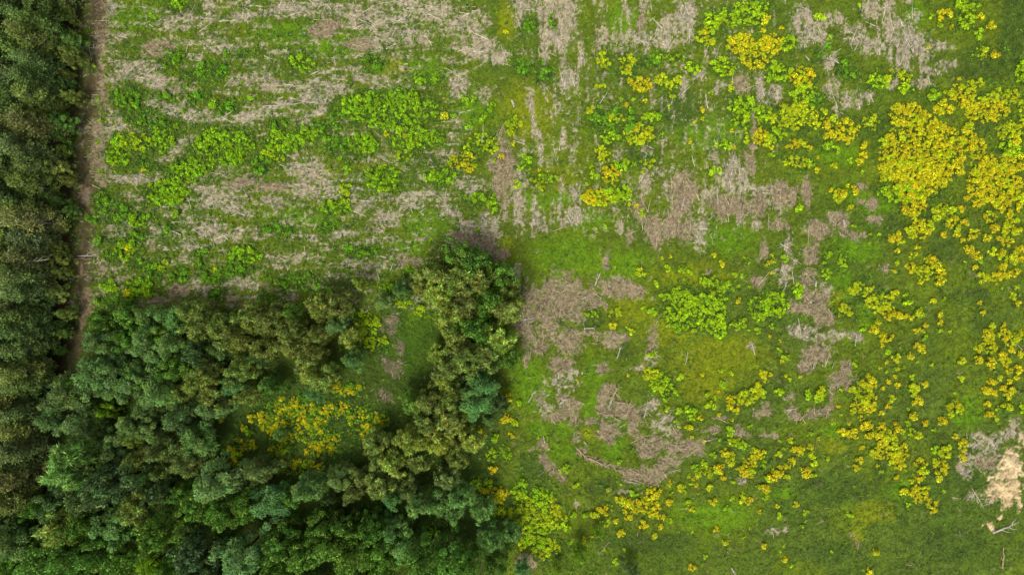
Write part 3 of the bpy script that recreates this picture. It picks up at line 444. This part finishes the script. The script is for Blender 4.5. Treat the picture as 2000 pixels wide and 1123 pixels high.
def later(o, look, region, px, py, vert=False): LABELLED.append((o, look, region, px, py, vert))
def write_labels():
    g = {}
    for t in LABELLED: g.setdefault((t[1], t[2]), []).append(t)
    for (look, region), L in g.items():
        if len(L) == 1: L[0][0]['label'] = 'only %s in the %s' % (look, region); continue
        vert = L[0][5]; b_ = 4 if vert else 3
        nb = 1 if len(L) <= 6 else 2 if len(L) <= 16 else 3 if len(L) <= 40 else 5
        L.sort(key=lambda t: t[4])
        if True: bands = [sorted(x, key=lambda t: t[b_]) for x in (L[len(L)*i//nb:len(L)*(i+1)//nb] for i in range(nb))]
        for bi_, bd in enumerate(bands):
            for i, t in enumerate(bd):
                o_ = ORD[min(i, 19)]
                if vert: 
                    o_ = ('topmost' if i == 0 else ('%s from top' % ORD2[i]))
                    t[0]['label'] = '%s, %s, %s%s' % (look, o_, BANDS[nb][bi_].replace(' the ', ' '), region)
                else: t[0]['label'] = '%s, %s, %s%s' % (look, o_, BANDS[nb][bi_].replace(' the ', ' '), region)
ones = 'first,second,third,fourth,fifth,sixth,seventh,eighth,ninth'.split(',')
ORD2 = ones+'tenth,eleventh,twelfth,thirteenth,fourteenth,fifteenth,sixteenth,seventeenth,eighteenth,nineteenth,twentieth'.split(',')
for T_, W_ in (('twenty', 'thirtieth'), ('thirty', 'fortieth'), ('forty', 'fiftieth'), ('fifty', 'sixtieth')): ORD2 += [T_+'-'+o_ for o_ in ones]+[W_]
ORD = ['leftmost']+[o_+' from left' for o_ in ORD2[1:20]]
for it in big_y+big_f:
    k_, x_, y_, r_, iso = it; px, py = x_/U+1000, 561.5-y_/U; pn = patch_name(px, py)
    look = {'y': 'golden flowering shrub', 'm': 'green-gold flowering shrub', 'f': 'lime leafy shrub', 'w': 'mid green leafy shrub'}[k_]
    size = 'large' if r_ > .8 else 'medium' if r_ > .62 else 'small'
    o = place_shrub(k_, x_, y_, r_, None, ('flowering shrubs' if k_ in 'ym' else 'leafy shrubs')+' in the meadow', 'shrub' if k_ in 'ym' else 'bush')
    later(o, '%s %s' % (size, look), pn, px, py)
def merge(lst, nm, label, cat):
    Vs, Cs = [], []
    for k_, x_, y_, r_, iso in lst:
        a_ = (protoY if k_ in 'ym' else protoF)[random.randrange(4)]
        g_, f_ = cols(k_, x_)
        t_ = random.uniform(0, 6.28); c_, s_ = math.cos(t_)*r_, math.sin(t_)*r_; R_ = np.array([[c_, -s_, 0], [s_, c_, 0], [0, 0, r_*1.05]])
        o_ = np.array([x_, y_, gz(x_, y_)-.03]); v_ = random.uniform(.8, 1.2)
        Vs += [a_[0]@R_.T+o_, a_[2]@R_.T+o_]; Cs += [a_[1]*g_*v_, a_[3]*f_*random.uniform(.85, 1.1)*np.array([1, random.uniform(.9, 1.12), 1])]
    tag(quads(nm, np.concatenate(Vs), np.concatenate(Cs), M_STUFF), label, cat, kind='stuff')
merge(rest_y, 'broom_thicket', 'mass of small yellow flowering shrubs filling the golden patches', 'flowering scrub')
merge(rest_f, 'leafy_thicket', 'mass of small lime green leafy plants in the field', 'scrub')
print('shrubs', len(big_y), len(rest_y), len(big_f), len(rest_f))

# ------------------------------------------------------------------ trees
def crown(style, seed):
    """unit crown: radius about 1, returns faces + relative colours (z from 0.35 to about 1.9)"""
    r = np.random.default_rng(seed)
    ph = r.uniform(0, 6.28, 4)
    def rim(t): return 1+.18*np.sin(2*t+ph[0])+.16*np.sin(3*t+ph[1])+.15*np.sin(5*t+ph[2])+.1*np.sin(9*t+ph[3])
    if style == 'willow': nc, cr, m = 60, .20, 90
    elif style == 'leafy': nc, cr, m = 80, .20, 75
    else: nc, cr, m = 54, .23, 90
    th = r.uniform(0, 6.28, nc); q = np.sqrt(r.uniform(0.0, 1, nc))
    rr = q*rim(th)*.82; zz = 1.85-1.05*q**2.2+r.normal(0, .24, nc)
    zz -= (r.random(nc) < .22)*r.uniform(.2, .7, nc)
    cc_ = np.stack([rr*np.cos(th), rr*np.sin(th), zz], 1); cs = cr*r.uniform(.65, 1.25, nc); ct = r.uniform(.7, 1.3, nc)
    i = np.repeat(np.arange(nc), m); n = len(i)
    d = r.normal(0, 1, (n, 3)); d[:, 2] = d[:, 2]*.8+.35
    out = cc_[i]*np.array([1, 1, 0]); d = unit(d+out*.5)
    rad = r.uniform(.35, 1.0, n)**.6
    if style == 'willow':     # sprays of narrow leaves radiating from each shoot
        P = cc_[i]+d*(cs[i]*rad)[:, None]; T = unit(d+r.normal(0, .22, d.shape)); Nn = unit(np.cross(T, r.normal(0, 1, d.shape))+np.array([0, 0, .9]))
        V = cards(P, Nn, T, r.uniform(.06, .15, n), r.uniform(.012, .028, n))
    elif style == 'leafy':
        P = cc_[i]+d*(cs[i]*rad)[:, None]; Nn = unit(d+r.normal(0, .5, d.shape)); T = r.normal(0, 1, d.shape)
        V = cards(P, Nn, unit(T), r.uniform(.03, .06, n), r.uniform(.022, .04, n))
    else:                     # layered, drooping sprays
        P = cc_[i]+d*np.array([1.15, 1.15, .55])*(cs[i]*rad)[:, None]; Nn = unit(d*.5+np.array([0, 0, 1])+r.normal(0, .4, d.shape)); T = unit(out+d*.8+r.normal(0, .3, d.shape))
        V = cards(P, Nn, T, r.uniform(.045, .085, n), r.uniform(.018, .034, n))
    k_ = ct[i]*r.uniform(.6, 1.4, n)
    if style == 'willow': k_ = k_*np.where(r.random(n) < .22, 1.7, .9)        # yellow-green young shoots among older leaves
    yl = r.uniform(.9, 1.18, nc)[i]
    Cc = np.stack([k_*yl, k_, k_*r.uniform(.8, 1.25, n)], 1)
    return V, Cc, cc_
def wood(cc_, seed, H_=1.6, tr_=.06):
    r = random.Random(seed); q = tube([(0, 0, -.1), (r.uniform(-.05, .05), r.uniform(-.05, .05), .6), (r.uniform(-.08, .08), r.uniform(-.08, .08), 1.2), (0, 0, 1.6)], [tr_, tr_*.8, tr_*.5, .015], 7)
    for c_ in cc_[::3]:
        z0 = r.uniform(.45, 1.1); q += tube([(0, 0, z0), (c_[0]*.5, c_[1]*.5, (z0+c_[2])*.5-.05), tuple(c_)], [tr_*.4, tr_*.25, .008], 4)
    return q
def pine(seed):
    """real size in metres: 13 m pine with clumped side branches and a long pale stem"""
    r = np.random.default_rng(seed); cl = []
    for z_ in np.arange(1.5, 11.6, .55):
        f_ = (12.2-z_)/8; R_ = 2.3*min(1, f_**.6)*(.7 if z_ < 3 else 1)
        for a_ in r.uniform(0, 6.28, 6 if z_ < 10 else 3):
            q_ = r.uniform(.35, 1)*R_; cl.append((q_*math.cos(a_), q_*math.sin(a_), z_+r.normal(0, .25)+q_*.1))
    cl.append((0, 0, 11.8)); cl = np.array(cl); nc = len(cl); cs = r.uniform(.45, .85, nc); ct = r.uniform(.7, 1.3, nc); m = 46
    i = np.repeat(np.arange(nc), m); n = len(i); d = r.normal(0, 1, (n, 3)); d[:, 2] = d[:, 2]*.7+.3; d = unit(d)
    P = cl[i]+d*np.array([1.1, 1.1, .65])*(cs[i]*r.uniform(.3, 1, n)**.6)[:, None]; T = unit(d+np.array([0, 0, .35])+r.normal(0, .35, d.shape)); Nn = unit(np.cross(T, r.normal(0, 1, d.shape))+np.array([0, 0, .7]))
    V = cards(P, Nn, T, r.uniform(.12, .26, n), r.uniform(.04, .08, n)); k_ = ct[i]*r.uniform(.6, 1.4, n); yl = r.uniform(.86, 1.08, nc)[i]
    Cc = np.stack([k_*yl, k_, k_*r.uniform(.8, 1.2, n)], 1)
    R = random.Random(seed); q = tube([(0, 0, -.3), (R.uniform(-.15, .15), R.uniform(-.15, .15), 5), (R.uniform(-.2, .2), R.uniform(-.2, .2), 8.5), (0, 0, 11.5)], [.17, .13, .09, .03], 7)
    for c_ in cl[::2]: q += tube([(0, 0, c_[2]-.5), tuple(c_)], [.045, .015], 4)
    return V, Cc, q
def tree_proto(nm, V, Cc, q, barkc):
    r_ = bpy.data.objects.new(nm, None); COL.objects.link(r_)
    t_ = quads('trunk', q, np.tile(barkc, (len(q), 1)), M_BARK, r_); c_ = quads('crown', V, Cc, M_LEAF, r_)
    return [r_, t_, c_, False]
PROTO = {}
for st_, nm_ in (('willow', 'willow_tree'), ('leafy', 'broadleaf_tree'), ('layer', 'broadleaf_tree')):
    PROTO[st_] = []
    for s_ in range(4):
        V, Cc, cc_ = crown(st_, 500+s_*7+len(st_)); PROTO[st_].append(tree_proto(nm_, V, Cc, wood(cc_, s_), lin(92, 82, 62)))
PROTO['pine'] = [tree_proto('pine_tree', *pine(700+s_), lin(176, 166, 146)) for s_ in range(5)]
LASTT = []
def place_tree(style, x_, y_, s, sz, color, label, group, tilt=0.03):
    p_ = random.choice(PROTO[style])
    if p_[3]:
        root = p_[0].copy(); COL.objects.link(root); tk = p_[1].copy(); COL.objects.link(tk); tk.parent = root; cr = p_[2].copy(); COL.objects.link(cr); cr.parent = root
    else: root, tk, cr = p_[:3]; p_[3] = True
    root.location = (x_, y_, gz(x_, y_)-.1); root.scale = (s, s, sz); root.rotation_euler = (random.gauss(0, tilt), random.gauss(0, tilt), random.uniform(0, 6.28))
    v_ = random.uniform(.85, 1.15); cr.color = (*(np.array(color)*v_*np.array([random.uniform(.9, 1.1), 1, random.uniform(.85, 1.15)])), 1); tk.color = (1, 1, 1, 1)
    tag(root, label, 'tree', group); LASTT.append(root); return root
TC = {'o': (lin(108, 126, 50, 0.91), 'olive', 'willow'), 'n': (lin(98, 120, 54, 0.83), 'dull olive', 'willow'), 'v': (lin(122, 142, 52, 1.01), 'yellowish', 'willow'), 'g': (lin(92, 132, 44, 0.94), 'mid green', 'leafy'), 'l': (lin(120, 156, 36, 1.01), 'lime', 'leafy'),
      'b': (lin(86, 118, 50, 0.88), 'blueish', 'layer'), 't': (lin(82, 124, 54, 0.88), 'teal', 'layer'), 'r': (lin(88, 116, 62, 0.88), 'greyish', 'leafy'), 'd': (lin(74, 104, 42, 0.86), 'dark', 'layer'), 's': (lin(96, 134, 60, 0.98), 'pale green', 'willow')}
TREES = {
(0, 723): "d 400 110 90;b 520 30 100;b 690 60 90;b 870 130 90;b 440 290 90;l 560 235 55;n 520 300 60;b 710 320 80;b 820 330 70;d 800 200 70;o 1000 140 60;o 1150 120 80;o 1100 30 80;t 1280 90 60;b 1160 200 70;d 990 270 80;o 1340 140 60;s 390 530 130;n 890 420 85;b 1060 420 90;v 740 390 50;o 740 480 75;n 1020 510 85;n 870 575 55;d 640 440 70;r 590 650 120;r 450 720 90;b 1180 620 105;t 790 590 50;o 730 770 95;r 850 690 70;g 980 690 60;g 1060 740 90;g 1210 780 90;v 320 880 100;g 430 850 90;t 600 880 95;g 850 900 105;n 1030 880 55;d 270 760 80;d 90 930 100;g 200 1080 110;g 350 1060 100;g 480 1050 100;g 620 1060 90;l 810 1080 60;r 1060 1030 110;t 1300 1030 110;g 50 1090 80;g 930 1090 60;g 1350 740 85;n 1390 560 60;d 600 540 60;d 340 640 70;b 560 420 60;d 330 160 70;d 300 260 70;g 200 760 70;d 100 860 70;g 60 1000 80;g 150 960 70",
(0, 380): "g 560 680 75;g 690 670 75;b 820 660 60;t 930 690 70;o 1040 640 70;o 1080 730 80;l 880 770 50;b 780 780 80;g 680 800 70;d 560 790 75;b 530 980 90;b 650 890 65;b 830 870 75;b 950 820 70;r 1060 880 85;g 950 960 80;o 1130 970 75;o 1290 790 80;o 1210 730 80;o 1380 670 80;o 1300 960 75;d 1190 850 70;g 720 1010 75;b 880 1040 70;o 1000 1080 60;g 430 1050 75;b 620 1060 75;d 760 940 60;d 1390 880 60;t 1250 1050 50;d 900 900 60;d 500 930 45",
(500, 380): "o 60 700 80;o 170 820 75;o 40 830 70;o 350 620 80;o 440 590 75;v 570 490 42;o 330 760 60;v 500 780 60;o 280 900 75;v 350 1000 75;t 520 920 55;g 90 1060 50;g 190 640 50;b 700 590 45;o 220 730 60;d 440 700 60;g 1100 340 85;o 950 420 80;g 1210 380 85;o 890 500 50;v 990 540 65;o 1100 480 85;o 1220 480 85;g 1340 440 75;v 1050 680 75;o 1150 620 80;g 1260 590 85;o 1360 640 75;o 1090 780 75;g 1200 740 85;v 1330 790 75;v 1000 890 55;o 1070 950 75;o 1170 900 80;o 1270 880 75;g 1370 900 60;v 1060 1040 55;t 1250 1060 65;v 1200 350 40;o 1380 540 60;d 1160 1080 60;v 1340 580 50;d 800 520 50",
(500, 723): "v 300 20 75;t 310 130 48;s 70 80 48;g 860 190 65;o 930 170 70;o 1050 170 75;o 1060 280 85;o 930 290 75;v 840 400 80;o 650 410 70;v 740 520 75;o 670 500 65;o 880 500 65;v 980 400 75;t 1200 200 75;t 1200 100 60;r 1330 190 55;v 1170 390 65;o 1090 480 60;b 1270 270 36;o 570 600 60;o 680 640 80;n 530 670 60;n 830 660 65;n 1040 600 65;b 460 600 60;n 400 710 30;s 280 660 80;n 30 560 70;t 80 740 95;g 160 690 60;t 740 700 60;s 900 740 70;s 1010 730 70;s 1110 710 75;s 1090 790 55;s 1230 780 62;s 1270 940 65;s 1390 910 50;g 330 880 85;g 480 880 80;g 620 870 80;t 740 890 70;g 120 960 95;g 230 1050 95;g 380 980 95;g 520 1020 110;g 640 1000 95;g 100 1080 80;t 820 980 75;g 930 1040 100;g 1060 1050 95;g 1170 1080 80;l 795 1060 26;l 1010 1070 30;g 1320 1100 70;g 700 1090 80;b 480 560 40;s 125 350 30",
(1000, 723): "l 380 1020 45;l 480 900 26;t 20 910 35;t 60 1110 40;b 660 1118 42;l 250 1105 26"}
TL = []
for (tx, ty), s in TREES.items():
    for e in s.split(';'):
        q = e.split(); TL.append((q[0], tx+float(q[1])/Z, ty+float(q[2])/Z, float(q[3])/Z))
# unseen rows below the frame, so that the wood goes on beyond the picture
for i_ in range(26): TL.append((random.choice('ggtbd'), random.uniform(-60, 1000), random.uniform(1150, 1230), random.uniform(26, 38)))
def wood_name(px, py):
    if py > 1123: return 'row below the picture'
    if px > 1010: return 'lower meadow edge'
    if 800 <= px and py < 640: return 'upper willow grove'
    if 800 <= px and py < 780: return 'waist of the willow grove'
    if 640 <= px and py < 880: return 'lower grove'
    if 640 <= px and py < 1010: return 'foot of lower grove'
    if py >= 1010 and px > 480: return 'bottom belt'
    if py >= 1010: return 'bottom left corner'
    if 340 <= px and py < 790: return 'willow belt'
    if py < 700: return 'track-side wood'
    if py < 860: return 'upper mixed wood'
    return 'lower mixed wood'
for k_, px, py, rp in TL:
    c_, cn, style = TC[k_]; R_ = rp*U*(1.3 if px > 820 and py < 770 else 1.15); zs = R_*random.uniform(1.15, 1.45)+.9
    hc = 1.5*zs; f_ = 1-hc/H; x_, y_ = X(px)*f_, Y(py)*f_
    size = 'large' if rp > 30 else 'medium' if rp > 21 else 'small'; sp = {'willow': 'feathery', 'leafy': 'rounded', 'layer': 'layered'}[style]
    wn = wood_name(px, py)
    o = place_tree(style, x_, y_, R_*f_, zs, c_, None, 'trees of the '+wn)
    later(o, '%s %s %s tree' % (size, cn, sp), wn, px, py)
# the pine plantation west of the track: edge follows the track
def edge_px(py): return float(np.interp(py, [-300, 0, 300, 600, 760, 850, 950, 1030, 1100], [152, 142, 124, 112, 110, 106, 84, 50, 10]))
pc_ = [lin(94, 114, 50, 1.02), lin(108, 114, 58, 1.00), lin(86, 106, 50, 1.00), lin(92, 112, 58, 1.02), lin(106, 120, 50, 1.02)]
np_ = 0; row = -150; LASTO = [None]
while row < 1120:
    e_ = edge_px(row); colx = e_-4
    while colx > -45:
        px, py = colx+random.uniform(-9, 9), row+random.uniform(-9, 9); s_ = random.uniform(.82, 1.06)
        if colx < e_-10: s_ *= 1.04
        x_, y_ = X(px), Y(py); top = 1/(1-10*s_/H); dx, dy = (px-1000)*top+1000, (py-561.5)*top+561.5
        depth = int((e_-px)//34); dn = ['front row beside the dirt track', 'second row behind the track', 'third row from track', 'deep rows at left edge'][min(max(depth, 0), 3)]
        c_ = random.choice(pc_); cn = 'brownish' if c_ is pc_[1] else 'olive green'
        LASTO[0] = place_tree('pine', x_, y_, s_, s_*random.uniform(.94, 1.06), c_, None, 'pines of the plantation along the left edge', .02); np_ += 1
        later(LASTO[0], '%s pine' % cn, dn, px, py, True)
        colx -= random.uniform(29, 37)
    row += random.uniform(30, 36)
for (px, py, r_) in [(112, 790, 24)]+[(random.uniform(122, 150)-py_*.045, py_+random.uniform(-14, 14), random.uniform(10, 22)) for py_ in range(10, 720, 31)]:
    place_tree(random.choice(('layer', 'willow')), X(px)*.97, Y(py)*.97, r_*U, r_*U*1.2+.6, random.choice((TC['d'][0], TC['g'][0]*.85, TC['o'][0])), None, 'low trees under the pine edge'); later(list(bpy.data.objects)[-1] if False else LASTT[-1], 'low bushy young tree', 'shade under pine edge', px, py, True)
print('trees', len(TL), np_)

# ------------------------------------------------------------------ fallen logs and bare stems one can point at
LOGS = [  # x0 y0 x1 y1 (photo px), width m, tone, side branches
(1018, 625, 1044, 620, .3, 'w', 0, 'bleached log lying crosswise at the left edge of the brown brash'),
(1020, 610, 1027, 634, .2, 'w', 0, 'thin pale log crossing under the bleached crosswise log'),
(1162, 558, 1173, 530, .24, 'w', 1, 'pale upright stick above the large brown brash patch'),
(1182, 548, 1188, 575, .14, 't', 1, 'tan curved twig just right of the pale stick on brown brash'),
(1061, 645, 1061, 680, .2, 't', 0, 'straight tan pole standing vertical on brown brash at left'),
(1205, 700, 1214, 676, .2, 'w', 1, 'forked pale branch on grass below the brown brash'),
(1340, 712, 1344, 685, .14, 'w', 0, 'single pale stick on the olive grass in the middle'),
(1233, 560, 1236, 575, .14, 't', 0, 'short pale stick near the right tip of the brown brash'),
(1134, 584, 1155, 576, .14, 'w', 0, 'curved bleached branch in green gap of the brown brash'),
(1140, 642, 1160, 640, .2, 'w', 0, 'flat pale branch lying right of the crosswise log'),
(1155, 670, 1168, 672, .16, 't', 1, 'tan forked branch below the flat pale branch'),
(1015, 540, 1008, 528, .2, 'w', 0, 'short bleached log just right of the willow grove top'),
(1108, 420, 1118, 440, .24, 'w', 1, 'bleached forked branch on straw above the bright green lawn'),
(1130, 432, 1122, 400, .2, 'w', 1, 'long bleached branch beside the forked one at centre'),
(1095, 448, 1108, 424, .2, 't', 0, 'tan branch leaning left of the bleached forked branch'),
(942, 276, 944, 243, .2, 'w', 0, 'pale vertical stick in the yellow tufts left of centre'),
(1000, 196, 1004, 210, .36, 'w', 0, 'short white stump log in green field at top centre'),
(906, 455, 898, 440, .18, 'w', 0, 'pale stick on brown brash above the willow grove'),
(940, 465, 955, 478, .22, 't', 1, 'tan log lying diagonal on brown brash above the grove'),
(946, 430, 940, 418, .2, 'w', 1, 'small bleached forked twig in straw above the grove'),
(1330, 410, 1338, 385, .24, 'w', 1, 'leaning pale pole on the vertical brown brash rows'),
(1265, 415, 1272, 385, .16, 't', 0, 'thin tan pole left of the leaning pale pole'),
(1384, 430, 1396, 420, .14, 'w', 0, 'short slanting pale stick right of the brash rows'),
(1440, 440, 1446, 432, .2, 'w', 1, 'white forked twig on straw right of the brash rows'),
(1402, 400, 1402, 365, .2, 'w', 0, 'vertical white pole in the brash strip at right'),
(1092, 790, 1106, 778, .24, 'w', 1, 'white crossed sticks on brown brash below the grove edge'),
(1097, 775, 1102, 795, .2, 'w', 0, 'white stick crossing the pair on brown brash'),
(1125, 828, 1125, 812, .2, 't', 0, 'short vertical tan stump beside the crossed sticks'),
(1195, 782, 1210, 750, .26, 't', 1, 'long tan branch leaning over the centre brash heap'),
(1205, 786, 1235, 790, .2, 't', 0, 'horizontal tan pole on the centre brash heap'),
(1190, 795, 1198, 775, .26, 'w', 1, 'pale branch stub on the centre brash heap'),
(1212, 833, 1222, 828, .14, 'w', 0, 'small pale twig on grass right of centre brash heap'),
(1125, 874, 1150, 898, .3, 't', 1, 'thick tan log at the upper left end of the brash arc'),
(1150, 894, 1180, 908, .3, 't', 1, 'second tan log following down the brash arc'),
(1140, 862, 1148, 872, .16, 'w', 0, 'loose pale pole above the brash arc end'),
(1182, 912, 1192, 906, .2, 'w', 0, 'short pale log on the lower brash arc'),
(1203, 919, 1223, 923, .2, 't', 0, 'flat tan pole at the bottom of the brash arc'),
(1225, 940, 1250, 945, .16, 'w', 0, 'pale pole below the brash arc bottom'),
(1236, 920, 1253, 928, .24, 't', 1, 'tan forked branch in the bottom of the brash arc'),
(1505, 378, 1511, 362, .2, 'w', 0, 'white stick above left of the pale straw at right'),
(1528, 572, 1537, 550, .24, 'w', 0, 'white leaning log left of the brown strip at right'),
(1593, 560, 1594, 548, .24, 'w', 0, 'short white upright stub at top of the brown strip'),
(1617, 603, 1628, 625, .2, 't', 0, 'tan pole along the right edge of the brown strip'),
(1588, 720, 1590, 708, .2, 'w', 0, 'pale stub on the lower brown patch at right'),
(1566, 655, 1580, 640, .14, 't', 0, 'thin pole on straw left of the brown strip'),
(1624, 718, 1631, 706, .14, 'w', 0, 'pale stick on grass right of lower brown patch'),
(1557, 712, 1564, 718, .16, 'w', 1, 'small white forked twig left of lower brown patch'),
(1648, 430, 1650, 445, .24, 'w', 1, 'white forked sticks on brown brash right of centre'),
(1636, 440, 1652, 425, .2, 't', 0, 'tan pole over the white forked sticks at right'),
(1535, 800, 1553, 798, .2, 'w', 0, 'bleached flat branch on brown strip at lower right'),
(1560, 820, 1575, 806, .22, 't', 1, 'tan branch right of the bleached flat branch'),
(1938, 1040, 1990, 1020, .3, 'w', 1, 'thick bleached trunk with side limb in bottom right corner'),
(1956, 1108, 1960, 1068, .24, 't', 0, 'vertical tan pole in grass at the bottom right'),
(1428, 1108, 1436, 1122, .2, 'w', 1, 'white forked twig on grass at the bottom edge'),
(1945, 865, 1950, 858, .26, 'w', 0, 'pale stub on grey brash above the sand'),
(1920, 868, 1926, 862, .2, 't', 0, 'second stub left on grey brash above the sand'),
(150, 500, 192, 497, .22, 'w', 0, 'fallen pale trunk lying across the dirt track'),
(145, 506, 180, 506, .16, 't', 0, 'thin second trunk lying across the dirt track'),
(1080, 45, 1084, 20, .16, 't', 0, 'thin tan pole on straw at the top centre'),
(1335, 35, 1340, 12, .2, 'w', 0, 'pale pole on straw strip at the top right of centre'),
(1268, 42, 1274, 38, .2, 'w', 1, 'small white twig on grass near the top edge'),
(1577, 55, 1583, 68, .16, 'w', 1, 'white twig on straw left of the top right straw patch'),
(1582, 118, 1574, 108, .2, 'w', 1, 'second white curved twig below the first at upper right'),
(598, 185, 632, 200, .14, 'w', 0, 'thin pale pole on the horizontal brash rows at upper left'),
(560, 204, 620, 199, .16, 'w', 0, 'long pale pole along the horizontal brash row'),
(513, 208, 560, 203, .14, 'w', 0, 'pale pole continuing the brash row to the left'),
(700, 38, 724, 48, .16, 'w', 0, 'pale slanting pole on the straw at the upper left'),
(705, 392, 730, 394, .22, 'w', 0, 'bleached log on straw row left of centre'),
(336, 434, 360, 434, .16, 'w', 0, 'bleached pole with pale pile at left field'),
(338, 560, 348, 552, .16, 't', 0, 'short tan stick on brash above the mixed wood'),
(820, 415, 835, 405, .14, 'w', 0, 'pale slanting stick on straw above the willow grove'),
(0, 512, 92, 511, .16, 'w', 2, 'bare dead stem hanging level over the pines at left'),
]
LC = {'w': lin(186, 180, 162), 't': lin(176, 150, 118)}
for ln, (x0, y0, x1, y1, wd, tn, br, lab) in enumerate(LOGS):
    hh = 6.5 if br == 2 else .18; f_ = 1-hh/H
    ax0, ay0, ax1, ay1 = X(x0)*f_, Y(y0)*f_, X(x1)*f_, Y(y1)*f_; cx, cy = (ax0+ax1)/2, (ay0+ay1)/2; L = math.hypot(ax1-ax0, ay1-ay0); an = math.atan2(ay1-ay0, ax1-ax0)
    R = random.Random(900+ln); pts = [(-L/2+L*k_/5, R.gauss(0, L*.018), R.uniform(-.03, .06)) for k_ in range(6)]
    q = tube(pts, [wd*.5*(1-.11*k_) for k_ in range(6)], 7)
    r_ = bpy.data.objects.new('fallen_branch' if wd < .24 else 'fallen_log', None); COL.objects.link(r_); r_.location = (cx, cy, gz(cx, cy)+hh); r_.rotation_euler = (0, 0, an)
    quads('stem', q, np.tile(LC[tn], (len(q), 1))*np.random.default_rng(ln).uniform(.8, 1.1, (len(q), 1)), M_BRASH, r_)
    for b_ in range({0: 1, 1: 3, 2: 6}[br]):
        t_ = R.uniform(.2, .8); s_ = R.choice((-1, 1)); l_ = (L*R.uniform(.2, .4) if br < 2 else R.uniform(.8, 1.8)); px_ = -L/2+L*t_
        q = tube([(px_, 0, .02), (px_+l_*.35, s_*l_*.35, .07), (px_+l_*.8, s_*l_*.6, .10)], [wd*.28, wd*.2, wd*.08], 5)
        quads('side_branch', q, np.tile(LC[tn]*.9, (len(q), 1)), M_BRASH, r_)
    tag(r_, lab, 'log' if wd >= .24 else 'branch')

write_labels()
